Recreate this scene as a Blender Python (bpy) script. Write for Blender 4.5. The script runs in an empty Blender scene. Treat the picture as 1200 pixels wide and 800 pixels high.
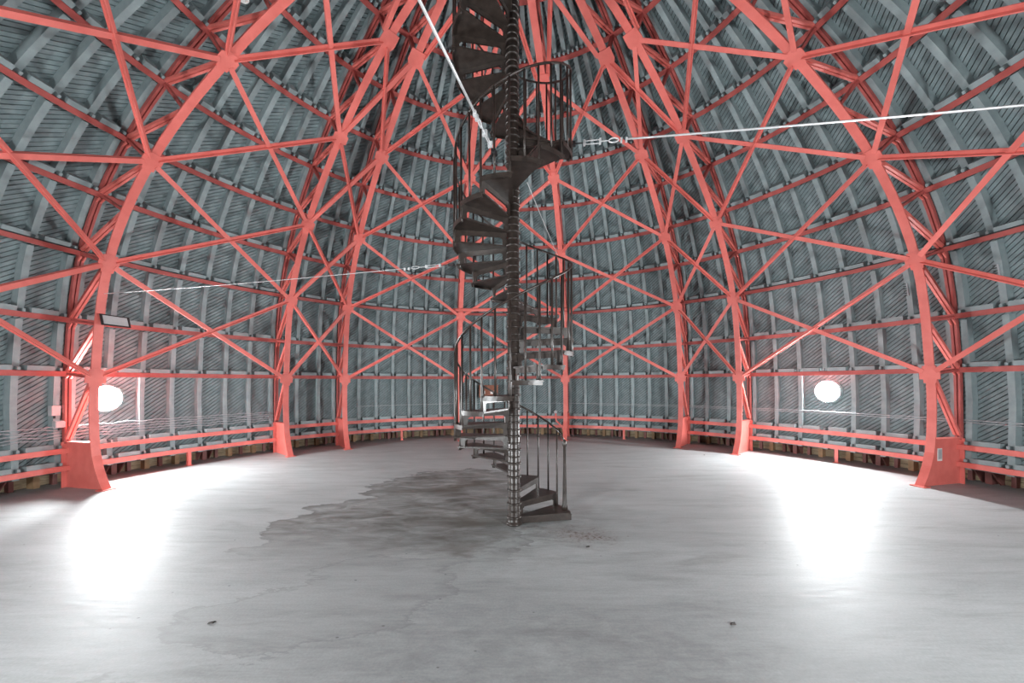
import bpy, math, random
from mathutils import Vector, Matrix
random.seed(7)
sc = bpy.context.scene
COL = sc.collection
R_ = math.radians
PI = math.pi

# ------------------------------------------------------------------ camera
FPX, CAM_D, EYE = 440.67, 4.83, 1.80
cam_data = bpy.data.cameras.new('camera')
cam_data.sensor_width = 36.0
cam_data.lens = FPX / 1200.0 * 36.0
cam_data.shift_x = -0.75 / 1200.0
cam_data.shift_y = 49.15 / 1200.0
cam_data.clip_start = 0.05
cam = bpy.data.objects.new('camera', cam_data)
COL.objects.link(cam)
cam.location = (0, -CAM_D, EYE)
cam.rotation_euler = (R_(90), R_(0.25), 0)
sc.camera = cam

# ------------------------------------------------------------------ world and exposure
world = bpy.data.worlds.new('world')
sc.world = world
world.use_nodes = True
wbg = world.node_tree.nodes['Background']
wbg.inputs[0].default_value = (0.72, 0.80, 0.90, 1)
wbg.inputs[1].default_value = 1.0
sc.view_settings.view_transform = 'Standard'
sc.view_settings.look = 'None'
sc.view_settings.gamma = 1.0
sc.view_settings.use_curve_mapping = False
sc.view_settings.exposure = 1.5
WINDOW_STRENGTH = 330.0
# round windows, then the rear pair added as fill light: azimuth (0 = straight away from the camera, + to the right), height, strength factor
WINDOWS_AND_FILL = [(62.0, 1.55, 0.9), (-72.7, 1.52, 0.9), (138.0, 1.55, 1.05), (-138.0, 1.55, 1.05)]

# ------------------------------------------------------------------ materials
def new_mat(name):
    m = bpy.data.materials.new(name)
    m.use_nodes = True
    nt = m.node_tree
    return m, nt, nt.nodes['Principled BSDF']

def nd(nt, typ, **kw):
    n = nt.nodes.new(typ)
    for k, v in kw.items():
        setattr(n, k, v)
    return n

def noise(nt, vec, scale, detail=4.0, rough=0.55, dist=0.0):
    n = nd(nt, 'ShaderNodeTexNoise')
    n.inputs['Scale'].default_value = scale
    n.inputs['Detail'].default_value = detail
    n.inputs['Roughness'].default_value = rough
    n.inputs['Distortion'].default_value = dist
    if vec is not None:
        nt.links.new(vec, n.inputs['Vector'])
    return n.outputs['Fac']

def ramp(nt, fac, stops):
    n = nd(nt, 'ShaderNodeValToRGB')
    el = n.color_ramp.elements
    while len(el) < len(stops):
        el.new(0.5)
    for e, (p, c) in zip(el, stops):
        e.position = p
        e.color = (c, c, c, 1) if isinstance(c, (int, float)) else (c[0], c[1], c[2], 1)
    nt.links.new(fac, n.inputs['Fac'])
    return n.outputs['Color']

def mathn(nt, op, a, b=None, clamp=False):
    n = nd(nt, 'ShaderNodeMath', operation=op, use_clamp=clamp)
    for i, v in enumerate((a, b)):
        if v is None:
            continue
        if isinstance(v, (int, float)):
            n.inputs[i].default_value = v
        else:
            nt.links.new(v, n.inputs[i])
    return n.outputs[0]

def mix(nt, fac, a, b, blend='MIX'):
    n = nd(nt, 'ShaderNodeMix', data_type='RGBA', blend_type=blend)
    if isinstance(fac, (int, float)):
        n.inputs[0].default_value = fac
    else:
        nt.links.new(fac, n.inputs[0])
    for sock, v in ((n.inputs[6], a), (n.inputs[7], b)):
        if isinstance(v, tuple):
            sock.default_value = (v[0], v[1], v[2], 1)
        else:
            nt.links.new(v, sock)
    return n.outputs[2]

def simple(name, c1, c2, scale, rough, metal=0.0, bump=0.0, stretch=None, spec=0.5):
    m, nt, b = new_mat(name)
    tc = nd(nt, 'ShaderNodeTexCoord')
    vec = tc.outputs['Object']
    if stretch:
        mp = nd(nt, 'ShaderNodeMapping')
        mp.inputs['Scale'].default_value = stretch
        nt.links.new(vec, mp.inputs['Vector'])
        vec = mp.outputs['Vector']
    f = noise(nt, vec, scale)
    f2 = ramp(nt, f, [(0.32, 0.0), (0.68, 1.0)])
    nt.links.new(mix(nt, f2, c1, c2), b.inputs['Base Color'])
    b.inputs['Roughness'].default_value = rough
    b.inputs['Metallic'].default_value = metal
    b.inputs['Specular IOR Level'].default_value = spec
    if bump:
        bp = nd(nt, 'ShaderNodeBump')
        bp.inputs['Strength'].default_value = bump
        bp.inputs['Distance'].default_value = 0.01
        nt.links.new(f, bp.inputs['Height'])
        nt.links.new(bp.outputs[0], b.inputs['Normal'])
    return m

M = {}
M['red'] = simple('red_paint', (0.69, 0.155, 0.13), (0.77, 0.195, 0.165), 5.0, 0.45, bump=0.05)
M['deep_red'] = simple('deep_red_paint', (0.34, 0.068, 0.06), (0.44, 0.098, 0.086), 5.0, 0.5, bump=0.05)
M['plank'] = simple('grey_board_paint', (0.17, 0.225, 0.235), (0.245, 0.305, 0.315), 7.0, 0.65, bump=0.12)
M['timber'] = simple('grey_timber_paint', (0.235, 0.295, 0.305), (0.305, 0.37, 0.38), 6.0, 0.6, bump=0.1)
M['backing'] = simple('dark_backing', (0.045, 0.052, 0.055), (0.07, 0.08, 0.085), 3.0, 0.9)
M['iron'] = simple('brown_cast_iron', (0.022, 0.0155, 0.013), (0.05, 0.037, 0.031), 14.0, 0.36, bump=0.15, spec=0.6)
M['tan'] = simple('tan_board', (0.24, 0.18, 0.11), (0.46, 0.36, 0.24), 6.0, 0.8, bump=0.3, stretch=(1, 1, 9))
M['brown'] = simple('brown_red_steel', (0.16, 0.055, 0.05), (0.22, 0.085, 0.075), 8.0, 0.6)
M['post_wood'] = simple('ochre_wood', (0.28, 0.17, 0.09), (0.38, 0.25, 0.14), 9.0, 0.7)
M['black'] = simple('black_plastic', (0.015, 0.015, 0.016), (0.03, 0.03, 0.032), 8.0, 0.45)
M['greybox'] = simple('grey_plastic', (0.42, 0.43, 0.44), (0.50, 0.51, 0.52), 8.0, 0.5)
M['cable_grey'] = simple('grey_cable', (0.33, 0.36, 0.38), (0.42, 0.45, 0.47), 8.0, 0.5)
M['wire'] = simple('galvanised_wire', (0.62, 0.63, 0.64), (0.78, 0.79, 0.80), 20.0, 0.35, metal=0.3)
M['rust'] = simple('rust_brown', (0.20, 0.075, 0.045), (0.30, 0.12, 0.075), 12.0, 0.75)
M['white'] = simple('white_enamel', (0.75, 0.74, 0.72), (0.82, 0.81, 0.79), 8.0, 0.4)
M['glassgrey'] = simple('lamp_glass', (0.45, 0.47, 0.48), (0.55, 0.57, 0.58), 5.0, 0.15)
M['chip'] = simple('dark_chip', (0.03, 0.028, 0.026), (0.07, 0.06, 0.055), 30.0, 0.8)

for w_ in WINDOWS_AND_FILL:
    m, nt, b = new_mat('window_and_fill_glow')  # also the glow of the added fill lights behind the camera
    em = nd(nt, 'ShaderNodeEmission')
    em.inputs[0].default_value = (0.965, 1.0, 1.015, 1)
    em.inputs[1].default_value = WINDOW_STRENGTH * w_[2]
    nt.links.new(em.outputs[0], nt.nodes['Material Output'].inputs['Surface'])
    M['pane_glow%g' % w_[0]] = m

def floor_material():
    m, nt, b = new_mat('concrete')
    tc = nd(nt, 'ShaderNodeTexCoord')
    P = tc.outputs['Object']
    def mapped(scale, rot=0.0, loc=(0, 0, 0)):
        mp = nd(nt, 'ShaderNodeMapping')
        mp.inputs['Scale'].default_value = scale
        mp.inputs['Rotation'].default_value = (0, 0, rot)
        mp.inputs['Location'].default_value = loc
        nt.links.new(P, mp.inputs['Vector'])
        return mp.outputs['Vector']
    streak = noise(nt, mapped((0.35, 2.6, 1), R_(-7)), 1.6, 8.0, 0.68, 0.6)
    streak2 = noise(nt, mapped((1.1, 12.0, 1), R_(-5)), 3.0, 8.0, 0.72, 0.4)
    cloud = noise(nt, P, 0.8, 5.0, 0.6, 0.3)
    grain = noise(nt, P, 55.0, 3.0, 0.6)
    base = ramp(nt, streak, [(0.32, (0.24, 0.247, 0.25)), (0.66, (0.52, 0.53, 0.533))])
    base = mix(nt, 0.5, base, ramp(nt, streak2, [(0.3, (0.25, 0.26, 0.263)), (0.7, (0.52, 0.53, 0.535))]))
    base = mix(nt, 0.35, base, ramp(nt, cloud, [(0.3, (0.28, 0.285, 0.288)), (0.7, (0.46, 0.465, 0.468))]))
    base = mix(nt, 0.25, base, ramp(nt, grain, [(0.25, 0.20), (0.75, 0.50)]))
    # warped coordinates for stain outlines
    wn = nd(nt, 'ShaderNodeTexNoise')
    wn.inputs['Scale'].default_value = 1.5
    wn.inputs['Detail'].default_value = 7.0
    wn.inputs['Roughness'].default_value = 0.62
    nt.links.new(mapped((0.55, 1.6, 1)), wn.inputs['Vector'])
    sub = nd(nt, 'ShaderNodeVectorMath', operation='SUBTRACT')
    nt.links.new(wn.outputs['Color'], sub.inputs[0])
    sub.inputs[1].default_value = (0.5, 0.5, 0.5)
    scl = nd(nt, 'ShaderNodeVectorMath', operation='SCALE')
    nt.links.new(sub.outputs[0], scl.inputs[0])
    scl.inputs['Scale'].default_value = 1.7
    addv = nd(nt, 'ShaderNodeVectorMath', operation='ADD')
    nt.links.new(P, addv.inputs[0])
    nt.links.new(scl.outputs[0], addv.inputs[1])
    W = addv.outputs[0]
    def ell(cx, cy, rx, ry, rot=0.0, src=W):
        mp = nd(nt, 'ShaderNodeMapping', vector_type='TEXTURE')
        mp.inputs['Location'].default_value = (cx, cy, 0)
        mp.inputs['Rotation'].default_value = (0, 0, rot)
        mp.inputs['Scale'].default_value = (rx, ry, 1000)
        nt.links.new(src, mp.inputs['Vector'])
        ln = nd(nt, 'ShaderNodeVectorMath', operation='LENGTH')
        nt.links.new(mp.outputs[0], ln.inputs[0])
        return ln.outputs['Value']
    d1 = ell(-1.8, -0.15, 1.25, 1.45, R_(10))
    d2 = ell(-1.2, 2.05, 1.35, 0.95, R_(25))
    d3 = ell(-0.7, 0.3, 0.95, 1.7)
    dm = mathn(nt, 'MINIMUM', mathn(nt, 'MINIMUM', d1, d2), d3)
    inside = ramp(nt, dm, [(0.55, 0.95), (0.985, 0.72), (1.0, 0.0)])
    edge = ramp(nt, dm, [(0.86, 0.0), (0.985, 1.0), (1.0, 0.0)])
    mott = noise(nt, mapped((0.7, 1.8, 1), R_(-8)), 2.2, 7.0, 0.65, 0.8)
    sep = nd(nt, 'ShaderNodeSeparateXYZ')
    nt.links.new(W, sep.inputs[0])
    fade = nd(nt, 'ShaderNodeMapRange', interpolation_type='SMOOTHSTEP')
    fade.inputs['From Min'].default_value = -1.45
    fade.inputs['From Max'].default_value = 0.35
    nt.links.new(sep.outputs['Y'], fade.inputs['Value'])
    inside = mathn(nt, 'MULTIPLY', inside, fade.outputs[0])
    edge = mathn(nt, 'MULTIPLY', edge, fade.outputs[0])
    wet = mathn(nt, 'MULTIPLY', inside, ramp(nt, mott, [(0.36, 0.25), (0.62, 0.95)]))
    base = mix(nt, wet, base, (0.105, 0.098, 0.088))
    base = mix(nt, mathn(nt, 'MULTIPLY', edge, 0.45), base, (0.10, 0.097, 0.093))
    # brown core streaks
    d4 = ell(-1.1, 1.75, 1.1, 0.28, R_(18))
    d5 = ell(-0.75, -0.75, 0.28, 0.26)
    d6 = ell(-0.5, 0.1, 0.7, 0.16, R_(20))
    d10 = ell(-0.2, -0.1, 1.9, 1.2, R_(10))
    dirt = noise(nt, mapped((0.9, 2.4, 1), R_(-6), (3, 1, 0)), 2.6, 8.0, 0.7, 0.6)
    base = mix(nt, mathn(nt, 'MULTIPLY', ramp(nt, d10, [(0.3, 0.75), (1.25, 0.0)]), ramp(nt, dirt, [(0.42, 0.0), (0.66, 1.0)])), base, (0.13, 0.122, 0.11))
    dirt2 = noise(nt, mapped((0.5, 2.8, 1), R_(-6), (9, 4, 0)), 1.3, 8.0, 0.72, 0.6)
    base = mix(nt, ramp(nt, dirt2, [(0.52, 0.0), (0.72, 0.42)]), base, (0.15, 0.148, 0.143))
    for d, k in ((d4, 0.75), (d5, 0.55), (d6, 0.55)):
        f = ramp(nt, d, [(0.2, k), (1.1, 0.0)])
        base = mix(nt, f, base, (0.115, 0.10, 0.085))
    # faint tide line nearer to the camera
    d7 = ell(-1.55, -1.75, 1.15, 0.62, R_(30))
    base = mix(nt, ramp(nt, d7, [(0.88, 0.0), (0.98, 0.55), (1.04, 0.0)]), base, (0.22, 0.22, 0.22))
    base = mix(nt, ramp(nt, d7, [(0.9, 0.16), (1.0, 0.0)]), base, (0.25, 0.25, 0.25))
    # small dried patch near the far left trusses
    d8 = ell(-4.0, 3.55, 0.6, 0.25)
    base = mix(nt, ramp(nt, d8, [(0.93, 0.25), (1.0, 0.0)]), base, (0.25, 0.245, 0.24))
    # rust crumbs in front of the stair
    d9 = ell(0.85, -0.42, 0.5, 0.34)
    speck = ramp(nt, noise(nt, P, 26.0, 5.0, 0.7), [(0.5, 0.0), (0.62, 1.0)])
    rustf = mathn(nt, 'MULTIPLY', ramp(nt, d9, [(0.1, 1.0), (1.2, 0.0)]), mathn(nt, 'ADD', mathn(nt, 'MULTIPLY', speck, 0.75), 0.38), True)
    base = mix(nt, rustf, base, (0.105, 0.06, 0.045))
    # scattered black flecks
    vor = nd(nt, 'ShaderNodeTexVoronoi')
    vor.inputs['Scale'].default_value = 3.2
    nt.links.new(mapped((1, 1.6, 1)), vor.inputs['Vector'])
    fl = ramp(nt, vor.outputs['Distance'], [(0.028, 0.75), (0.045, 0.0)])
    base = mix(nt, fl, base, (0.09, 0.088, 0.085))
    d11 = ell(0.4, -2.5, 2.6, 1.35, R_(-6))
    scuff = noise(nt, mapped((1.2, 2.2, 1), R_(-20), (2, 7, 0)), 3.4, 9.0, 0.75, 0.5)
    base = mix(nt, mathn(nt, 'MULTIPLY', ramp(nt, d11, [(0.35, 0.62), (1.25, 0.0)]), ramp(nt, scuff, [(0.34, 0.2), (0.68, 0.9)])), base, (0.165, 0.166, 0.166))
    base = mix(nt, 1.0, base, (1.10, 1.14, 1.145), 'MULTIPLY')
    nt.links.new(base, b.inputs['Base Color'])
    rg = ramp(nt, streak2, [(0.25, 0.44), (0.75, 0.64)])
    nt.links.new(rg, b.inputs['Roughness'])
    b.inputs['Specular IOR Level'].default_value = 0.24
    bp = nd(nt, 'ShaderNodeBump')
    bp.inputs['Strength'].default_value = 0.12
    bp.inputs['Distance'].default_value = 0.004
    nt.links.new(mathn(nt, 'ADD', grain, streak2), bp.inputs['Height'])
    nt.links.new(bp.outputs[0], b.inputs['Normal'])
    return m
M['floor'] = floor_material()

# ------------------------------------------------------------------ mesh builder
class MB:
    def __init__(self):
        self.v, self.f = [], []
    def add(self, vs, fs):
        o = len(self.v)
        self.v += [tuple(p) for p in vs]
        self.f += [tuple(i + o for i in f) for f in fs]
    def hexa(self, c):                      # 8 corners: bottom ring 0-3, top ring 4-7
        self.add(c, [(3, 2, 1, 0), (4, 5, 6, 7), (0, 1, 5, 4), (1, 2, 6, 5), (2, 3, 7, 6), (3, 0, 4, 7)])
    def box(self, cx, cy, cz, sx, sy, sz):
        x, y, z = sx / 2, sy / 2, sz / 2
        self.hexa([(cx + a * x, cy + b_ * y, cz + c * z) for c in (-1, 1) for a, b_ in ((-1, -1), (1, -1), (1, 1), (-1, 1))])
    def bar(self, p, q, w, t, nrm, wo=0.0, to=0.0):
        """box from p to q; width w across, thickness t along nrm; wo / to shift it"""
        p, q, n = Vector(p), Vector(q), Vector(nrm)
        d = (q - p).normalized()
        s = d.cross(n).normalized()
        n = s.cross(d).normalized()
        c = []
        for e in (p, q):
            for a, b_ in ((-1, -1), (1, -1), (1, 1), (-1, 1)):
                c.append(e + s * (a * w / 2 + wo) + n * (b_ * t / 2 + to))
        self.hexa(c)
    def sweep(self, rings, closed_ends=True):
        """rings: list of equally long point loops"""
        n = len(rings[0]); o = len(self.v)
        for r in rings:
            self.v += [tuple(p) for p in r]
        for i in range(len(rings) - 1):
            for j in range(n):
                a = o + i * n + j; b_ = o + i * n + (j + 1) % n
                self.f.append((a, b_, b_ + n, a + n))
        if closed_ends:
            self.f.append(tuple(o + j for j in reversed(range(n))))
            self.f.append(tuple(o + (len(rings) - 1) * n + j for j in range(n)))
    def tube(self, pts, r, n=8):
        pts = [Vector(p) for p in pts]
        rad = r if isinstance(r, (list, tuple)) else [r] * len(pts)
        rings = []
        ref = None
        for i, p in enumerate(pts):
            d = (pts[min(i + 1, len(pts) - 1)] - pts[max(i - 1, 0)]).normalized()
            if ref is None:
                ref = Vector((0, 0, 1)) if abs(d.z) < 0.9 else Vector((1, 0, 0))
            s = d.cross(ref).normalized(); u = s.cross(d).normalized(); ref = u
            rings.append([p + (s * math.cos(2 * PI * k / n) + u * math.sin(2 * PI * k / n)) * rad[i] for k in range(n)])
        self.sweep(rings)
    def lathe(self, prof, n=20, c=(0, 0, 0)):
        rings = [[(c[0] + r * math.cos(2 * PI * k / n), c[1] + r * math.sin(2 * PI * k / n), c[2] + z) for k in range(n)] for r, z in prof]
        self.sweep(rings)
    def prism(self, poly, fn0, fn1):
        n = len(poly)
        self.sweep([[fn0(p) for p in poly], [fn1(p) for p in poly]])
    def mesh(self, name, mat, smooth=False):
        me = bpy.data.meshes.new(name)
        me.from_pydata(self.v, [], self.f)
        me.materials.append(M[mat])
        if smooth:
            for p in me.polygons:
                p.use_smooth = True
        me.update()
        return me
    def build(self, name, mat, parent=None, smooth=False):
        o = bpy.data.objects.new(name, self.mesh(name, mat, smooth))
        COL.objects.link(o)
        o.parent = parent
        return o

def tag(o, label=None, cat=None, group=None, kind=None):
    if label: o['label'] = label
    if cat: o['category'] = cat
    if group: o['group'] = group
    if kind: o['kind'] = kind
    return o

def empty(name, loc=(0, 0, 0), rz=0.0):
    o = bpy.data.objects.new(name, None)
    o.empty_display_size = 0.2
    COL.objects.link(o)
    o.location = loc
    o.rotation_euler = (0, 0, rz)
    return o

def copy_tree(o, parent=None):
    c = o.copy(); COL.objects.link(c); c.parent = parent
    for ch in list(o.children):
        copy_tree(ch, c)
    return c

# ------------------------------------------------------------------ dome geometry
# meridian of the inner truss chord: (radius, height) at u = 0, 1, 2 (first node), 3, 4, 5, 6, 7
KEY = [(7.40, 0.0), (7.45, 1.0), (7.425, 1.927), (7.10, 3.879), (6.122, 5.491), (4.546, 6.847), (2.794, 7.827), (0.95, 8.33)]
TOE = [(7.15, 0.0), (7.245, 0.16), (7.33, 0.34), (7.405, 0.58), (7.445, 0.9), (7.46, 1.3), (7.45, 1.65)]

def S(u):
    i = max(0, min(int(math.floor(u)), len(KEY) - 2)); t = u - i
    p1, p2 = KEY[i], KEY[i + 1]
    p0 = KEY[i - 1] if i > 0 else (2 * p1[0] - p2[0], 2 * p1[1] - p2[1])
    p3 = KEY[i + 2] if i + 2 < len(KEY) else (2 * p2[0] - p1[0], 2 * p2[1] - p1[1])
    out = []
    d1 = 1.0 if i != 1 else 1.0
    for k in (0, 1):
        a, b_, c, d = p0[k], p1[k], p2[k], p3[k]
        out.append(0.5 * (2 * b_ + (c - a) * t + (2 * a - 5 * b_ + 4 * c - d) * t * t + (3 * b_ - a - 3 * c + d) * t ** 3))
    return out

def SN(u):
    a, b_ = S(max(0, u - 0.02)), S(min(7, u + 0.02))
    dr, dz = b_[0] - a[0], b_[1] - a[1]
    l = math.hypot(dr, dz)
    return dz / l, -dr / l          # outward normal (radial, up)

def SO(u, off):
    r, z = S(u); n = SN(u)
    return r + n[0] * off, z + n[1] * off

def pol(az, r, z):
    return Vector((r * math.sin(az), r * math.cos(az), z))

def D3(az, u, off):
    r, z = SO(u, off)
    return pol(az, r, z)

def N3(az, u):
    n = SN(u)
    return Vector((n[0] * math.sin(az), n[0] * math.cos(az), n[1]))

def T3(az):
    return Vector((math.cos(az), -math.sin(az), 0))

def project(p):
    d = p[1] + CAM_D
    if d < 0.3:
        return None
    return 600.75 + FPX * p[0] / d, 449.15 - FPX * (p[2] - EYE) / d

def u_of_z(z):
    lo, hi = 0.0, 2.0
    for _ in range(40):
        m_ = (lo + hi) / 2
        if S(m_)[1] < z: lo = m_
        else: hi = m_
    return lo

RIB = [13.125, 39.375, 50.625, 76.875, 103.125, 129.375]
RIBS = [-a for a in reversed(RIB)] + RIB                    # azimuths, left to right
LEVELS = [2, 2.5, 3, 3.5, 4, 4.5, 5, 5.5, 6, 6.5, 7]
U_RAIL_LO, U_RAIL_HI = u_of_z(0.385), u_of_z(0.68)
RINGS = [U_RAIL_LO, U_RAIL_HI] + LEVELS
OFF_PURLIN, OFF_RAFTER, OFF_PLANK = 0.64, 0.735, 0.865

def bay_rafters(i):
    a, b_ = RIBS[i], RIBS[i + 1]
    if b_ - a < 15:
        return [a + 0.75, a + 2.35 + 1.6, (a + b_) / 2 + 1.6, b_ - 0.75] if False else [a + 0.75, (2 * a + b_) / 3 - 0.1, (a + 2 * b_) / 3 + 0.1, b_ - 0.75]
    return [a + 0.7 + (b_ - a - 1.4) * k / 7 for k in range(8)]

RAFTERS = []
for i in range(len(RIBS) - 1):
    RAFTERS += bay_rafters(i)

# ------------------------------------------------------------------ setting: floor, ceiling shell, low wall
mb = MB()
n = 96
ring = [(9.2 * math.sin(2 * PI * k / n), 9.2 * math.cos(2 * PI * k / n)) for k in range(n)]
mb.sweep([[(x, y, -0.2) for x, y in ring], [(x, y, 0.0) for x, y in ring]])
floor = tag(mb.build('floor', 'floor'), 'stained grey concrete floor under the dome', None, None, 'structure')

mb = MB()
us = [0.30 + 6.7 * k / 44 for k in range(45)]
rings = []
for u in us:
    r, z = SO(u, OFF_PLANK + 0.035)
    rings.append([pol(2 * PI * k / 192, r, z) for k in range(192)])
mb.sweep(rings, closed_ends=False)
r, z = SO(7, OFF_PLANK + 0.035)
mb.f.append(tuple(len(mb.v) - 192 + j for j in range(192)))
ceiling = tag(mb.build('ceiling', 'backing'), 'grey boarded dome shell with rafters and red ring purlins', None, None, 'structure')

mb = MB()
R_BASE = 8.72
prof = [(R_BASE + 0.02, 0.0), (R_BASE + 0.02, 0.42), (SO(0.30, OFF_PLANK + 0.035)[0] - 0.01, 0.42), (SO(0.30, OFF_PLANK + 0.035)[0] - 0.01, 0.46), (R_BASE + 0.2, 0.46), (R_BASE + 0.2, 0.0)]
mb.sweep([[pol(2 * PI * k / 192, r, z) for r, z in prof] for k in range(193)], closed_ends=False)
base_wall = tag(mb.build('wall_perimeter', 'backing'), 'low tan boarded base wall below the dome rails', None, None, 'structure')

# tan board panels, ochre posts and brown gusset brackets along the base wall
step = 3.55
def sector_box(name, a0, a1, r0, r1, z0, z1, mat, parent, sl=0.0):
    m_ = MB()
    c = []
    for z, ex in ((z0, sl), (z1, 0.0)):
        c += [pol(R_(a0), r0 - ex, z), pol(R_(a1), r0 - ex, z), pol(R_(a1), r1, z), pol(R_(a0), r1, z)]
    m_.hexa(c)
    return m_.build(name, mat, parent)
k = 0
az = -103.0
while az < 103:
    for j in range(3):
        zz = 0.01 + j * 0.086 + random.uniform(-.004, .004)
        sector_box('base_board', az + 0.05, az + step - 0.05, R_BASE - 0.03 - random.uniform(0, .012), R_BASE + 0.01, zz, zz + 0.080, 'tan', base_wall)
    sector_box('base_post', az - 0.28, az + 0.28, R_BASE - 0.20, R_BASE - 0.03, 0.0, 0.258, 'post_wood' if k % 3 else 'brown', base_wall)
    sector_box('base_post', az + step / 2 - 0.2, az + step / 2 + 0.2, R_BASE - 0.13, R_BASE - 0.03, 0.0, 0.258, 'brown', base_wall)
    if k % 3 == 0:
        m_ = MB()
        for s_ in (-0.75, 0.75):
            a = R_(az + s_)
            pa, pb = pol(a - R_(0.06), 1, 0), pol(a + R_(0.06), 1, 0)
            tri = [(R_BASE - 0.02, 0.0), (R_BASE - 0.02, 0.26), (R_BASE - 0.36, 0.26), (R_BASE - 0.12, 0.0)]
            m_.prism(tri, lambda p: Vector((pa.x * p[0], pa.y * p[0], p[1])), lambda p: Vector((pb.x * p[0], pb.y * p[0], p[1])))
        m_.build('bracket', 'brown', base_wall)
    az += step; k += 1
mb = MB()
prof = [(R_BASE - 0.36, 0.258), (R_BASE - 0.36, 0.305), (R_BASE, 0.305), (R_BASE, 0.258)]
mb.sweep([[pol(R_(-105 + 210 * q / 120), r, z) for r, z in prof] for q in range(121)])
mb.build('sill_beam', 'brown', base_wall)

# ------------------------------------------------------------------ purlin rings (one bar for each bay and height)
for i in range(len(RIBS) - 1):
    a0, a1 = RIBS[i], RIBS[i + 1]
    for li, u in enumerate(RINGS):
        if u >= 7: continue
        rail = li < 2
        m_ = MB()
        h = 0.045
        off0 = OFF_PURLIN - (0.02 if rail else 0.0)
        nn = 8 if a1 - a0 > 15 else 4
        def loop(a, L):
            nrm = SN(u); r, z = S(u)
            tr, tz = -nrm[1], nrm[0]
            out = []
            for (o_, s_) in L:
                out.append(pol(a, r + nrm[0] * o_ + tr * s_, z + nrm[1] * o_ + tz * s_))
            return out
        # angle iron: vertical face leg plus a flange to the outside at the top
        L = [(off0, -h), (off0, h), (off0 + 0.085, h), (off0 + 0.085, h - 0.014), (off0 + 0.014, h - 0.014), (off0 + 0.014, -h)]
        m_.sweep([loop(R_(a0 + (a1 - a0) * q / nn), L) for q in range(nn + 1)])
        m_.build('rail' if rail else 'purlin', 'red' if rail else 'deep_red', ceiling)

# ------------------------------------------------------------------ rafters
WIN_AZ = [w[0] for w in WINDOWS_AND_FILL]
def is_win(az):
    return any(abs(az - w) < 1.3 for w in WIN_AZ)
for az in RAFTERS:
    a = R_(az); m_ = MB()
    win = is_win(az)
    for li in range(len(RINGS) - 1):
        u0, u1 = RINGS[li], RINGS[li + 1]
        if win and li == 1:
            continue
        e = 0.035
        ua, ub = u0 + e * (0.4 if li < 2 else 1), u1 - e * (0.5 if li < 2 else 1)
        if li == 0: ua = 0.30
        sub = 3 if li >= 1 else 1
        rings_ = []
        for q in range(sub + 1):
            u = ua + (ub - ua) * q / sub
            t = T3(a) * 0.042
            lo, hi = D3(a, u, OFF_RAFTER), D3(a, u, OFF_PLANK + 0.004)
            rings_.append([lo - t, lo + t, hi + t, hi - t])
        m_.sweep(rings_)
    o = m_.build('rafter', 'timber', ceiling)

# cleats joining rafters and purlins, too small to tell apart singly
m_ = MB()
for az in RAFTERS:
    a = R_(az)
    for u in RINGS[:-2]:
        n3, t3 = N3(a, u), T3(a)
        up = t3.cross(n3).normalized()
        if up.z < 0: up = -up
        c = D3(a, u, OFF_PURLIN + 0.05) + up * 0.075
        m_.bar(c - n3 * 0.035, c + n3 * 0.045, 0.035, 0.05, up)
tag(m_.build('rafter_cleat', 'timber', ceiling), kind='stuff')

# ------------------------------------------------------------------ nailing blocks on the purlins, boards of the shell
def px_size(pts):
    q = [project(p) for p in pts]
    if any(p is None for p in q): return 0
    xs, ys = [p[0] for p in q], [p[1] for p in q]
    if max(xs) < 0 or min(xs) > 1200 or max(ys) < 0 or min(ys) > 800: return 0
    return (max(xs) - min(xs)) * (max(ys) - min(ys)) ** 0.5 if False else math.hypot(max(xs) - min(xs), max(ys) - min(ys))

blocks = []
gaps = list(zip(RAFTERS[:-1], RAFTERS[1:]))
for (a0, a1) in gaps:
    if a1 - a0 < 1.9:
        continue                             # the narrow slot behind a truss
    for u in RINGS[:-1]:
        r = S(u)[0] + 0.6
        pad = math.degrees(0.082 / r)
        if a1 - a0 < 2.4 * pad: continue
        b0, b1 = R_(a0 + pad), R_(a1 - pad)
        n_ = SN(u); rr, zz = S(u); tr, tz = -n_[1], n_[0]
        def pt(a, o_, s_):
            return pol(a, rr + n_[0] * o_ + tr * s_, zz + n_[1] * o_ + tz * s_)
        c = []
        for s_ in (0.047, 0.128):
            c += [pt(b0, OFF_PURLIN + 0.006, s_), pt(b1, OFF_PURLIN + 0.006, s_), pt(b1, OFF_PLANK - 0.03, s_), pt(b0, OFF_PLANK - 0.03, s_)]
        blocks.append((px_size(c), c))
blocks.sort(key=lambda t: -t[0])
rest = MB()
for i, (s_, c) in enumerate(blocks):
    if i < 300:
        m_ = MB(); m_.hexa(c); m_.build('nailing_block', 'timber', ceiling)
    else:
        rest.hexa(c)
tag(rest.build('nailing_block_remainder', 'timber', ceiling), kind='stuff')

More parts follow.
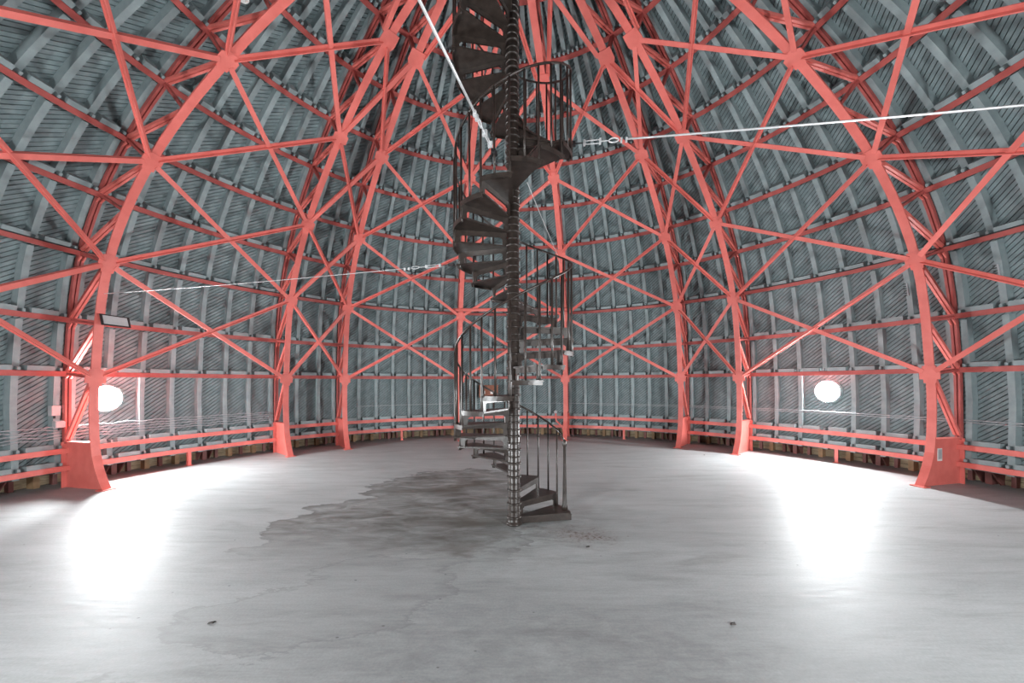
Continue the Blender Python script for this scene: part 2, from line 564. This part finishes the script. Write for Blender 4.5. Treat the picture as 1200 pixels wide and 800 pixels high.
# arc length table for the board layout
NU = 400
tab = [(0.30 + 6.70 * k / NU) for k in range(NU + 1)]
arc = [0.0]
for k in range(NU):
    p, q = SO(tab[k], OFF_PLANK), SO(tab[k + 1], OFF_PLANK)
    arc.append(arc[-1] + math.hypot(q[0] - p[0], q[1] - p[1]))
def u_at(s_):
    s_ = max(0.0, min(arc[-1], s_))
    lo, hi = 0, NU
    while hi - lo > 1:
        m2 = (lo + hi) // 2
        if arc[m2] <= s_: lo = m2
        else: hi = m2
    t = (s_ - arc[lo]) / max(1e-9, arc[hi] - arc[lo])
    return tab[lo] + (tab[hi] - tab[lo]) * t
PITCH, GAP = 0.082, 0.015
planks = []
for (a0, a1) in gaps:
    wide = a1 - a0
    s0 = random.uniform(-PITCH, 0) - 0.5
    ra, rb = R_(a0), R_(a1)
    while s0 < arc[-1]:
        rr = SO(u_at(s0), OFF_PLANK)[0]
        rise = rr * R_(wide) * (0.44 + 0.36 * min(1.0, rr / 8.2))
        dep = random.uniform(-0.004, 0.004)
        c = []
        sL0, sL1, sR0, sR1 = s0 + GAP / 2, s0 + PITCH - GAP / 2, s0 + rise + GAP / 2, s0 + rise + PITCH - GAP / 2
        s0 += PITCH
        if sR1 < 0.01: continue
        uL0, uL1, uR0, uR1 = u_at(sL0), u_at(sL1), u_at(sR0), u_at(sR1)
        if uL1 >= 6.99: continue
        mid = (D3(ra, uL0, 0) + D3(rb, uR1, 0)) / 2
        for off in (OFF_PLANK + dep, OFF_PLANK + 0.03):
            c += [D3(ra, uL0, off), D3(rb, uR0, off), D3(rb, uR1, off), D3(ra, uL1, off)]
        cc = sum(c[:4], Vector()) / 4
        skip = False
        planks.append((px_size(c[:4]) , c))
planks.sort(key=lambda t: -t[0])
rest = MB()
for i, (s_, c) in enumerate(planks):
    tgt = MB() if i < 300 else rest
    tgt.add(c, [(3, 2, 1, 0), (0, 1, 5, 4), (2, 3, 7, 6), (1, 2, 6, 5), (3, 0, 4, 7)])
    if i < 300:
        tgt.build('board', 'plank', ceiling)
tag(rest.build('board_remainder', 'plank', ceiling), kind='stuff')

# ------------------------------------------------------------------ round windows and added fill lights of the same form
def round_window_or_fill(i, az, zc, strength):
    a = R_(az)
    u = u_of_z(zc)
    c = D3(a, u, OFF_PLANK - 0.06)
    n3, t3 = N3(a, u), T3(a)
    up = n3.cross(t3).normalized()
    if up.z < 0: up = -up
    root = empty('window_%d' % i, c)  # rear pair is added fill light built in window form
    R0 = 0.235
    def rg(rad, d, n_=40):
        return [t3 * (rad * math.cos(2 * PI * k / n_)) + up * (rad * math.sin(2 * PI * k / n_)) + n3 * d for k in range(n_)]
    m_ = MB(); m_.sweep([rg(R0, 0.0), rg(R0, 0.012)])
    g = m_.build('pane', 'pane_glow%g' % az, root)
    m_ = MB()
    m_.sweep([rg(R0 + 0.002, 0.07), rg(R0 + 0.002, -0.03), rg(R0 + 0.03, -0.03), rg(R0 + 0.045, 0.0), rg(R0 + 0.045, 0.07)], closed_ends=False)
    m_.build('window_frame', 'timber', root, smooth=False)
    return root
wl = ['round window glowing white on the right wall below the ring rail',
      'round window glowing white beside the nearest left truss',
      'added fill light in window form on the wall right of and behind the viewpoint',
      'added fill light in window form on the wall left of and behind the viewpoint']
for i, (az, zc, st) in enumerate(WINDOWS_AND_FILL):
    tag(round_window_or_fill(i + 1, az, zc, st), wl[i], None, None, 'structure')

# ------------------------------------------------------------------ trusses
def build_truss():
    """local frame: y points outward along the radius, z up, origin on the floor axis point r = 7.15"""
    root = empty('truss')
    R0 = 7.15
    L3 = lambda x, p: Vector((x, p[0] - R0, p[1]))
    inner = TOE + [S(2 + k / 6) for k in range(0, 31)]
    # inner chord: face plate and web
    def offs(pts, o_):
        out = []
        for i, p in enumerate(pts):
            a, b_ = pts[max(0, i - 1)], pts[min(len(pts) - 1, i + 1)]
            dr, dz = b_[0] - a[0], b_[1] - a[1]; l = math.hypot(dr, dz)
            out.append((p[0] + dz / l * o_, p[1] - dr / l * o_))
        return out
    m_ = MB()
    w = 0.064
    A, B = offs(inner, 0.0), offs(inner, 0.016)
    A[0] = (A[0][0], 0.0); B[0] = (B[0][0], 0.0)
    m_.sweep([[L3(-w, a), L3(w, a), L3(w, b_), L3(-w, b_)] for a, b_ in zip(A, B)])
    C_ = offs(inner, 0.10); C_[0] = (C_[0][0], 0.0)
    m_.sweep([[L3(-0.02, b_), L3(0.02, b_), L3(0.02, c), L3(-0.02, c)] for b_, c in zip(B, C_)])
    m_.build('inner_chord', 'red', root)
    # solid foot plate between the chords
    m_ = MB()
    foot = [p for p in TOE if p[1] <= 0.6] + [(7.432, 0.80)]
    poly = [(p[0] + 0.02, p[1]) for p in foot] + [(8.13, 0.80), (8.13, 0.0)]
    m_.prism(poly, lambda p: L3(-0.013, p), lambda p: L3(0.013, p))
    fp = m_.build('foot_plate', 'red', root)
    m_ = MB()
    m_.box(0, 7.78 - R0, 0.807, 0.13, 0.66, 0.014)
    m_.box(0, 8.13 - R0, 0.40, 0.15, 0.016, 0.80)
    m_.build('flange', 'red', fp)
    m_ = MB(); m_.box(0, 7.18 - R0, 0.008, 0.20, 0.16, 0.016)
    m_.build('base_plate', 'red', root)
    # outer chord: two channels with a dark slot
    m_ = MB()
    ou = [u_of_z(0.8)] + [2 + k / 6 for k in range(0, 31)]
    for s_ in (-1, 1):
        rings_ = []
        for u in ou:
            p, q = SO(u, 0.665), SO(u, 0.725)
            x0, x1 = s_ * 0.009, s_ * 0.044
            rings_.append([L3(x0, p), L3(x1, p), L3(x1, q), L3(x0, q)])
        m_.sweep(rings_)
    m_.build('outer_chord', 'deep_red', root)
    # struts and double diagonals
    for u in [2 + 0.5 * k for k in range(0, 10)]:
        m_ = MB()
        p, q = L3(0, SO(u, 0.02)), L3(0, SO(u, 0.69))
        t_ = L3(0, SO(u + 0.02, 0.3)) - L3(0, SO(u - 0.02, 0.3))
        m_.bar(p, q, 0.075, 0.04, t_)
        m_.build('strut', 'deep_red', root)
        m_ = MB()
        du = 0.5 if u > 2 else None
        low = SO(u - 0.5 + 0.02, 0.665) if u > 2 else (8.09, 0.86)
        hi = SO(u - 0.035, 0.05)
        p, q = L3(0, hi), L3(0, low)
        d = (q - p).normalized()
        nrm = Vector((0, -d.z, d.y))
        for s_ in (-1, 1):
            m_.bar(p, q, 0.036, 0.045, nrm, wo=s_ * 0.027)
            m_.bar(p, q, 0.008, 0.07, nrm, wo=s_ * 0.012, to=0.012)
        m_.build('diagonal', 'red', root)
    for u in (2, 3, 4, 5, 6):
        m_ = MB()
        hw, hh = (0.085, 0.13)
        n_ = SN(u); c = S(u); tr, tz = -n_[1], n_[0]
        shape = [(-0.085, -0.15), (0.085, -0.15), (0.09, -0.09), (0.14, -0.085), (0.14, 0.075), (0.095, 0.10), (0.095, 0.15), (-0.095, 0.15), (-0.095, 0.10), (-0.14, 0.075), (-0.14, -0.085), (-0.09, -0.09)]
        if u == 6:
            shape = [(-0.10, -0.13), (0.10, -0.13), (0.14, -0.05), (0.13, 0.16), (-0.13, 0.16), (-0.14, -0.05)]
        f = lambda o_: (lambda p: Vector((p[0], c[0] + n_[0] * o_ + tr * p[1] - R0, c[1] + n_[1] * o_ + tz * p[1])))
        m_.prism(shape, f(-0.016), f(-0.001))
        m_.build('gusset', 'red', root)
    # clip angles under the purlins
    for u in (2, 2.5, 3, 3.5, 4):
        m_ = MB()
        p = L3(0, SO(u - 0.02, 0.62)); q = L3(0, SO(u - 0.065, 0.68))
        for s_ in (-0.03, 0.03):
            m_.bar(p + Vector((s_, 0, 0)), q + Vector((s_, 0, 0)), 0.02, 0.03, (0, -1, 1))
        m_.build('clip', 'red', root)
    return root

TL = {3: 'at far right with a small grey notice on its foot',
      2: 'directly left of the right glowing window bay',
      1: 'forming the near-centre side of the narrow bay right of the stair',
      0: 'standing just right of the spiral stair',
      -1: 'seen just left of the spiral stair',
      -2: 'forming the near-centre side of the narrow bay left of the stair',
      -3: 'forming the left side of the narrow bay left of the stair',
      -4: 'at far left, carrying the black floodlight',
      4: 'just outside the picture on the right', -5: 'just outside the picture on the left'}
proto = build_truss()
spots = [(RIB[k], TL[k]) for k in range(0, 5)] + [(-RIB[k], TL[-1 - k]) for k in range(0, 5)] + [(-166.875, 'behind the viewpoint, holding the slanting guy wire')]
for i, (az, txt) in enumerate(spots):
    o = proto if i == 0 else copy_tree(proto)
    a = R_(az)
    o.location = (7.15 * math.sin(a), 7.15 * math.cos(a), 0)
    o.rotation_euler = (0, 0, -a)
    tag(o, 'curved red steel truss ' + txt, 'truss', 'curved dome trusses')

# ------------------------------------------------------------------ cross braces between the trusses
tier_txt = {2: 'lowest tier', 3: 'second tier', 4: 'third tier', 5: 'fourth tier', 6: 'top tier'}
bay_txt = {0: 'outside the picture at far left', 1: 'at the far left edge of the picture', 2: 'in the wide bay above the left glowing window', 3: 'in the narrow bay left of the stair',
           4: 'in the wide bay just left of the stair', 5: 'in the bay directly behind the stair', 6: 'in the wide bay just right of the stair',
           7: 'in the narrow bay right of the stair', 8: 'in the wide bay above the right glowing window', 9: 'at the far right edge of the picture', 10: 'outside the picture at far right'}
for i in range(1, len(RIBS) - 2):
    a0, a1 = R_(RIBS[i]), R_(RIBS[i + 1])
    narrow = RIBS[i + 1] - RIBS[i] < 15
    for u in (2, 3, 4, 5, 6):
        if u == 6 and narrow: continue
        up = u + 1 if u < 6 else 7
        pts = [(D3(a0, u, 0.004), D3(a1, up, 0.004)), (D3(a1, u, 0.004), D3(a0, up, 0.004))]
        cen = sum((p + q for p, q in pts), Vector()) / 4
        root = empty('cross_brace', cen)
        nn = (N3(a0, u) + N3(a1, u) + N3(a0, up) + N3(a1, up)).normalized()
        for j, (p, q) in enumerate(pts):
            d = (q - p).normalized()
            if u == 6:
                p = p + T3(a0 if j == 0 else a1) * (0.10 if j == 0 else -0.10)
            p2, q2 = p + d * 0.10, q - d * (0.10 if u < 6 else 0.0)
            m_ = MB()
            k_ = (i + j) % 2
            if k_ == 1:        # flat bar with a stiffening leg
                m_.bar(p2 - cen, q2 - cen, 0.078, 0.012, nn, to=0.0)
                m_.bar(p2 - cen, q2 - cen, 0.012, 0.055, nn, wo=0.033, to=0.03)
            else:              # angle pair turned to the room
                m_.bar(p2 - cen, q2 - cen, 0.082, 0.012, nn, to=0.022)
                sgn = 1 if d.cross(nn).z < 0 else -1      # leg along the lower edge, turned to the room
                m_.bar(p2 - cen, q2 - cen, 0.014, 0.060, nn, wo=sgn * 0.014, to=-0.012)
            m_.build('brace_bar', 'red', root)
        tag(root, 'crossed red steel brace bars, %s, %s' % (tier_txt[u], bay_txt[i]), 'brace', 'cross braces between the dome trusses')

# ------------------------------------------------------------------ bench-high rail posts in the middle of the wide bays
post_label = {2: 'short red rail post under the left glowing window', 4: 'short red rail post left of the stair',
              6: 'short red rail post right of the stair', 8: 'short red rail post under the right glowing window', 5: 'short red rail post behind the stair'}
for i in (2, 4, 6, 8):
    am = R_((RIBS[i] + RIBS[i + 1]) / 2)
    r = SO(U_RAIL_LO, OFF_PURLIN - 0.02)[0]
    root = empty('rail_post', pol(am, r, 0), -am)
    m_ = MB(); m_.box(0, 0.0, 0.17, 0.065, 0.012, 0.34); m_.box(-0.027, 0.03, 0.17, 0.011, 0.05, 0.34)
    m_.build('shaft', 'red', root)
    m_ = MB(); m_.box(0, 0.02, 0.005, 0.11, 0.09, 0.010); m_.build('base_plate', 'red', root)
    tag(root, post_label[i], 'post', 'short posts under the lower rail')

# ------------------------------------------------------------------ spiral staircase
DTH, RISE, Z1, AZ1, R_OUT, R_POLE = 360 / 14.0, 0.1735, 0.10, 10.0, 0.765, 0.076
NT = 47
stair = empty('spiral_staircase', (0.012, 0, 0))
tag(stair, 'dark brown cast iron spiral staircase with thin balusters rising through the dome', 'staircase')
def sp(ang, r, z):          # ang measured counterclockwise from +x seen from above
    return Vector((r * math.cos(ang), r * math.sin(ang), z))
TOPZ = Z1 + RISE * (NT - 1)
m_ = MB()
m_.lathe([(R_POLE + 0.03, 0.0), (R_POLE + 0.03, 0.02), (R_POLE + 0.006, 0.03), (R_POLE, 0.06), (R_POLE, TOPZ + 0.3)], 20)
m_.build('pole', 'iron', stair, True)
# shared meshes
cm = MB(); cm.lathe([(R_POLE, -0.016), (R_POLE + 0.017, -0.011), (R_POLE + 0.020, 0.0), (R_POLE + 0.017, 0.011), (R_POLE, 0.016)], 20)
collar_me = cm.mesh('collar', 'iron', True)
cm = MB(); cm.lathe([(R_POLE, -0.012), (R_POLE + 0.011, -0.005), (R_POLE + 0.011, 0.005), (R_POLE, 0.012)], 20)
ring_me = cm.mesh('sleeve_ring', 'iron', True)
tm = MB()
ov = R_(3.0)
out = [(R_POLE + 0.004, -0.25), (R_OUT - 0.07, -0.012)]
poly = []
a1 = R_(DTH) + ov
nose = 0.02
poly.append(sp(0, R_POLE, 0) + Vector((0, -nose - 0.02, 0)))
poly.append(sp(0, R_OUT - 0.05, 0) + Vector((0, -nose, 0)))
poly.append(sp(0, R_OUT - 0.008, 0) + Vector((0, -nose + 0.02, 0)))
for q in range(0, 7):
    poly.append(sp(0.06 + (a1 - 0.06) * q / 6, R_OUT, 0))
poly.append(sp(a1, R_POLE, 0))
tm.prism([(p.x, p.y) for p in poly], lambda p: Vector((p[0], p[1], -0.020)), lambda p: Vector((p[0], p[1], 0.0)))
tread_me = tm.mesh('tread', 'iron')
# curved skirt below the outer end of a tread
sm = MB()
sm.sweep([[sp(0.03 + (a1 - 0.05) * q / 6, rr, zz) for rr, zz in ((R_OUT - 0.012, -0.055), (R_OUT - 0.002, -0.055), (R_OUT - 0.002, -0.02), (R_OUT - 0.012, -0.02))] for q in range(7)])
skirt_me = sm.mesh('end_skirt', 'iron')
# portal shaped riser below the front edge
rm = MB()
z0 = -RISE + 0.0
ri, ro = R_POLE + 0.002, R_OUT - 0.012
portal = [(ri, -0.02), (ri, z0), (ri + 0.06, z0), (ri + 0.06, -0.105), (ri + 0.078, -0.085), (ro - 0.098, -0.085), (ro - 0.08, -0.105), (ro - 0.08, z0), (ro, z0), (ro, -0.02)]
# split the portal into three convex slabs
for pl in ([(ri, -0.02), (ri, z0), (ri + 0.06, z0), (ri + 0.06, -0.105), (ri + 0.085, -0.082), (ri + 0.085, -0.02)],
           [(ri + 0.085, -0.02), (ri + 0.085, -0.082), (ro - 0.105, -0.082), (ro - 0.105, -0.02)],
           [(ro - 0.105, -0.02), (ro - 0.105, -0.082), (ro - 0.08, -0.105), (ro - 0.08, z0), (ro, z0), (ro, -0.02)]):
    rm.prism(pl, lambda p: Vector((p[0], -0.009, p[1])), lambda p: Vector((p[0], 0.009, p[1])))
riser_me = rm.mesh('riser', 'iron')
fm = MB(); fm.box((ri + R_OUT) / 2, 0, -0.06, R_OUT - ri, 0.02, 0.08)
first_me = fm.mesh('first_riser', 'iron')
RAILH, R_RAIL = 0.88, R_OUT - 0.022
bl = MB(); bl.tube([(0, 0, -0.23), (0, 0, -0.222), (0, 0, -0.05), (0, 0, 0.3), (0, 0, RAILH)], [0.006, 0.017, 0.015, 0.0125, 0.0125], 8)
bal_me = bl.mesh('baluster', 'iron', True)
bl = MB(); bl.tube([(0, 0, 0), (0, 0, 0.3), (0, 0, RAILH + RISE / 2)], [0.0135, 0.0125, 0.0125], 8)
bal2_me = bl.mesh('mid_baluster', 'iron', True)
def link(name, me, parent, loc=(0, 0, 0), rz=0.0):
    o = bpy.data.objects.new(name, me); COL.objects.link(o); o.parent = parent
    o.location = loc; o.rotation_euler = (0, 0, rz)
    return o
for i in range(NT):
    a = R_(AZ1 + DTH * i); z = Z1 + RISE * i
    t = link('tread', tread_me, stair, (0, 0, z), a)
    link('riser', riser_me if i else first_me, t)
    link('end_skirt', skirt_me, t)
    link('collar', collar_me, stair, (0, 0, z - 0.01))
    link('sleeve_ring', ring_me, stair, (0, 0, z + RISE * 0.42))
    if i > 0:
        link('baluster', bal_me, stair, sp(a, R_RAIL, z), a)
    if i > 0:
        link('baluster', bal2_me, stair, sp(a + R_(DTH / 2), R_RAIL, z), a)
# newel
m_ = MB()
na = R_(AZ1 + 9)
c = sp(na, R_RAIL - 0.02, 0)
m_.lathe([(0.040, Z1), (0.040, Z1 + 0.05), (0.030, Z1 + 0.08), (0.028, Z1 + 0.30), (0.021, Z1 + 0.55), (0.019, Z1 + 0.84), (0.028, Z1 + 0.86), (0.030, Z1 + 0.89), (0.02, Z1 + 0.93), (0.004, Z1 + 0.945)], 14, (c.x, c.y, 0))
m_.build('newel_post', 'iron', stair, True)
m_ = MB()
pts = [(c.x, c.y, Z1 + 0.90)]
for q in range(1, (NT - 1) * 4):
    a = AZ1 + DTH * q / 4
    if a < AZ1 + 14: continue
    pts.append(sp(R_(a), R_RAIL, Z1 + RISE * (a - AZ1) / DTH + RAILH))
m_.tube(pts, 0.0135, 8)
m_.build('handrail', 'iron', stair, True)

# ------------------------------------------------------------------ guy wires with turnbuckles
def guy_wire(name, p, q, r, label, buckle=True, k=1.0):
    p, q = Vector(p), Vector(q)
    root = empty(name, p)
    d = (q - p).normalized(); L = (q - p).length
    side = d.cross(Vector((0, 0, 1))).normalized(); up = side.cross(d)
    st = 0.66 if buckle else 0.02
    m_ = MB()
    pts = []
    for q_ in range(13):
        t = st + (L - st) * q_ / 12
        sag = -0.02 * math.sin(PI * (t - st) / (L - st))
        pts.append(d * t + Vector((0, 0, sag)))
    m_.tube(pts, r, 6); m_.build('wire', 'wire', root, True)
    if buckle:
        m_ = MB(); m_.bar(d * -0.03, d * 0.05, 0.05 * k, 0.05 * k, up); m_.build('clamp', 'black', root)
        m_ = MB(); m_.tube([d * 0.03, d * 0.17], 0.008 * k, 6); m_.build('hook', 'black', root)
        m_ = MB()
        for s_ in (-1, 1):
            m_.tube([d * 0.16 + up * s_ * 0.022 * k, d * 0.36 + up * s_ * 0.022 * k], 0.007 * k, 6)
        m_.bar(d * 0.15, d * 0.175, 0.05 * k, 0.06 * k, up); m_.bar(d * 0.345, d * 0.37, 0.05 * k, 0.06 * k, up)
        m_.build('turnbuckle', 'wire', root)
        m_ = MB(); m_.tube([d * 0.36, d * 0.46], 0.007 * k, 6)
        loop = [d * (0.52 + 0.06 * math.cos(2 * PI * q_ / 10 + PI)) + up * 0.028 * k * math.sin(2 * PI * q_ / 10 + PI) for q_ in range(11)]
        m_.tube(loop, 0.008 * k, 6); m_.build('eye', 'wire', root)
        for t in (0.6, 0.66):
            m_ = MB(); m_.bar(d * t, d * (t + 0.025), 0.03 * k, 0.055 * k, up, to=-0.01); m_.build('wire_grip', 'wire', root)
    tag(root, label, 'wire', 'guy wires of the spiral stair')

def rib_pt(az, z, off=-0.03):
    lo, hi = 0.0, 7.0
    for _ in range(40):
        m2 = (lo + hi) / 2
        if S(m2)[1] < z: lo = m2
        else: hi = m2
    return D3(R_(az), lo, off)
guy_wire('guy_wire', (0.76, -0.05, 4.84), rib_pt(103.125, 4.42), 0.011, 'pale guy wire running from the stair to the right edge of the picture')
guy_wire('guy_wire', (-0.19, -0.70, 4.33), rib_pt(-166.875, 4.1), 0.012, 'pale guy wire slanting up from the stair towards the top left')
guy_wire('guy_wire', (-0.77, -0.03, 3.32), rib_pt(-76.875, 3.38), 0.0042, 'thin guy wire from the stair to the far left truss', True, 0.6)
guy_wire('guy_wire', (0.22, 0.62, 4.72), rib_pt(13.125, 5.32), 0.006, 'thin short guy wire from the stair to the truss right behind it', False)

# ------------------------------------------------------------------ floodlight on the left truss
fl = D3(R_(-76.875), 2.52, -0.02)
root = empty('floodlight', fl, R_(76.875))
# local: -y faces the room
m_ = MB()
fr = [(-0.17, -0.20, 0.075), (0.17, -0.20, 0.075), (0.17, -0.27, -0.075), (-0.17, -0.27, -0.075)]
m_ = MB()
cx_ = 0.13
def shell(sx, ys, zs): return [Vector((cx_ + s * sx, ys, zs)) for s in (-1, 1)]
top_b, top_f = -0.06, -0.16
m_.hexa([(cx_ - 0.15, -0.06, -0.02), (cx_ + 0.15, -0.06, -0.02), (cx_ + 0.15, -0.04, 0.10), (cx_ - 0.15, -0.04, 0.10),
         (cx_ - 0.21, -0.16, -0.075), (cx_ + 0.21, -0.16, -0.075), (cx_ + 0.21, -0.11, 0.12), (cx_ - 0.21, -0.11, 0.12)])
hs = m_.build('housing', 'black', root)
m_ = MB()
m_.hexa([(cx_ - 0.17, -0.152, -0.05), (cx_ + 0.17, -0.152, -0.05), (cx_ + 0.17, -0.105, 0.10), (cx_ - 0.17, -0.105, 0.10),
         (cx_ - 0.17, -0.166, -0.05), (cx_ + 0.17, -0.166, -0.05), (cx_ + 0.17, -0.119, 0.10), (cx_ - 0.17, -0.119, 0.10)])
m_.build('glass', 'glassgrey', root)
m_ = MB(); m_.bar((0, 0.0, 0.02), (cx_, -0.06, 0.03), 0.05, 0.02, (0, 0, 1)); m_.build('mounting_arm', 'black', root)
tag(root, 'switched-off black rectangular floodlight on the far left truss', 'floodlight')

# ------------------------------------------------------------------ notice on the foot of the right truss
a = R_(76.875)
root = empty('notice_plate', pol(a, 7.62, 0.53), -a)
m_ = MB(); m_.box(0.019, 0, 0, 0.006, 0.11, 0.22); m_.build('frame', 'white', root)
m_ = MB(); m_.box(0.0225, 0, 0.01, 0.004, 0.085, 0.17); m_.build('plate', 'cable_grey', root)
tag(root, 'small grey notice with pale frame on the right truss foot', 'notice')

# ------------------------------------------------------------------ wall cables
def wall_cable(zs, a0, a1, off, r, mat, label, wob=0.012, group=None):
    m_ = MB(); pts = []
    n_ = int((a1 - a0) / 1.6)
    ph = random.uniform(0, 6)
    for k in range(n_ + 1):
        az = a0 + (a1 - a0) * k / n_
        z = zs + wob * math.sin(az * 1.75 + ph) * random.uniform(0.5, 1.3)
        pts.append(pol(R_(az), S(1.2)[0] + off, z))
    m_.tube(pts, r, 6)
    return tag(m_.build('wall_cable', mat, None, True), label, 'cable', group)
wall_cable(1.12, -36, 102, OFF_RAFTER - 0.012, 0.010, 'cable_grey', 'upper of two grey cables running round the right wall', 0.006)
wall_cable(1.08, 20, 102, OFF_RAFTER - 0.012, 0.009, 'cable_grey', 'lower of two grey cables running round the right wall', 0.006)
lc = ['topmost', 'second', 'third', 'fourth', 'lowest']
for k in range(5):
    wall_cable(1.07 - 0.052 * k, -102, -51, OFF_RAFTER - 0.014, 0.010, 'cable_grey', '%s grey cable of the sagging bundle on the left wall' % lc[k], 0.018, 'bundle of cables on the left wall')
# black cable lying along the second node ring
m_ = MB()
pts = []
for k in range(0, 141):
    az = -100 + 200 * k / 140
    r, z = SO(3, OFF_PURLIN - 0.01)
    pts.append(pol(R_(az), r, z + 0.048))
m_.tube(pts, 0.013, 6)
tag(m_.build('ring_cable', 'black', None, True), 'black cable lying along the ring purlin above the lowest braces', 'cable')

# ------------------------------------------------------------------ electrical boxes near the left truss
for (az, z, w, h, lab) in ((-77.9, 1.36, 0.12, 0.17, 'upper grey electrical box on the wall by the far left truss'), (-77.5, 1.12, 0.13, 0.12, 'lower grey electrical box on the wall by the far left truss')):
    a = R_(az)
    root = empty('junction_box', pol(a, S(1.3)[0] + OFF_RAFTER - 0.04, z), -a)
    m_ = MB(); m_.box(0, 0, 0, w, 0.08, h); m_.build('body', 'greybox', root)
    m_ = MB(); m_.box(0, -0.045, 0, w * 0.9, 0.012, h * 0.9); m_.build('lid', 'greybox', root)
    m_ = MB(); m_.tube([(0, 0, -h / 2), (0, 0, -h / 2 - 0.05)], 0.015, 8); m_.build('gland', 'black', root)
    tag(root, lab, 'electrical box')

# ------------------------------------------------------------------ red tie beam and rusty box behind the stair
root = empty('tie_beam', (0, 6.80, 4.08))
m_ = MB(); m_.tube([(-1.84, 0, 0), (1.84, 0, 0)], 0.052, 14); m_.build('pipe', 'red', root, True)
for x in (-1.6, 1.6):
    m_ = MB(); m_.box(x, 0.06, 0, 0.09, 0.12, 0.14); m_.build('bracket', 'red', root)
tag(root, 'horizontal red pipe beam behind the stair between two trusses', 'beam')

a = R_(-5.9)
root = empty('rusty_box', pol(a, S(1.8)[0] + OFF_RAFTER - 0.14, 1.52), -a)
m_ = MB(); m_.box(0, 0, 0, 0.64, 0.24, 0.40); m_.build('body', 'rust', root)
for x in (-0.19, 0.13):
    m_ = MB(); m_.box(x, -0.125, -0.02, 0.14, 0.014, 0.10); m_.build('pale_panel', 'white', root)
m_ = MB(); m_.box(0, -0.01, 0.21, 0.68, 0.27, 0.03); m_.build('lid', 'rust', root)
tag(root, 'rust brown box with two pale patches on the wall behind the stair', 'box')

# bent pipe beside the centre right truss
m_ = MB()
a = R_(12.2)
b0 = pol(a, 7.35, 0.0)
pts = [(0.05, -0.02, 0.25), (0.05, -0.02, 0.33), (0.02, 0, 0.42), (-0.08, 0, 0.52), (-0.16, 0, 0.60), (-0.18, 0, 0.70), (-0.18, 0, 0.86)]
root = empty('bent_pipe', b0)
m_.tube(pts, 0.026, 10); m_.build('pipe', 'red', root, True)
m_ = MB(); m_.lathe([(0.03, 0.84), (0.055, 0.86), (0.055, 0.91), (0.02, 0.94)], 12, (-0.18, 0, 0)); m_.build('cap', 'greybox', root, True)
m_ = MB(); m_.bar((0.05, -0.02, 0.27), (0.16, 0.0, 0.27), 0.05, 0.03, (0, 0, 1)); m_.build('clamp', 'red', root)
tag(root, 'bent red standpipe with grey cap beside the truss right of the stair', 'pipe')

# small bulkhead lamp high on the left truss
c = D3(R_(-76.875), 5.36, 0.60)
root = empty('bulkhead_lamp', c)
m_ = MB(); m_.lathe([(0.085, 0.02), (0.085, -0.01), (0.07, -0.03), (0.066, -0.01)], 18); m_.build('ring', 'white', root, True)
m_ = MB(); m_.lathe([(0.045, 0.02), (0.045, -0.03), (0.02, -0.05)], 16); m_.build('globe', 'white', root, True)
tag(root, 'small round white bulkhead lamp high on the far left truss', 'lamp')

# crumbs on the floor
for k, (px, py, lab) in enumerate(((247, 728, 'small dark chip on the floor at lower left'), (688, 641, 'dark rust crumb in front of the stair foot'),
                                   (858, 732, 'small dark chip on the floor at lower right'), (825, 534, 'small dark crumb near the right narrow bay'))):
    D = FPX * EYE / (py - 449.15)
    root = MB(); s_ = 0.016
    root.hexa([(-s_ * 1.5, -s_, 0), (s_, -s_ * 0.7, 0), (s_ * 1.6, s_, 0), (-s_, s_ * 0.8, 0), (-s_, -s_ * 0.6, s_ * 0.7), (s_ * 0.7, -s_ * 0.5, s_ * 0.5), (s_, s_ * 0.6, s_ * 0.6), (-s_ * 0.7, s_ * 0.5, s_ * 0.4)])
    o = root.build('floor_chip', 'chip')
    o.location = ((px - 600.75) * D / FPX, D - CAM_D, 0.0)
    tag(o, lab, 'debris')

# small comb racks on two rafters by the right truss
for az, z, lab in ((72.62, 3.57, 'small grey comb rack on a rafter left of the right truss'), (81.12, 3.57, 'small grey comb rack on a rafter right of the right truss')):
    a = R_(az)
    lo, hi = 2.0, 4.0
    for _ in range(30):
        m2 = (lo + hi) / 2
        if SO(m2, OFF_RAFTER)[1] < z: lo = m2
        else: hi = m2
    c = D3(a, lo, OFF_RAFTER - 0.012); n3, t3 = N3(a, lo), T3(a)
    up = n3.cross(t3).normalized()
    if up.z < 0: up = -up
    root = empty('comb_rack', c)
    m_ = MB(); m_.bar(up * -0.12, up * 0.12, 0.022, 0.022, n3); m_.build('strip', 'cable_grey', root)
    for q in range(6):
        m_ = MB(); p = up * (-0.11 + 0.044 * q)
        m_.bar(p - t3 * 0.005, p - t3 * 0.06, 0.014, 0.02, n3); m_.build('peg', 'black', root)
    tag(root, lab, 'rack')
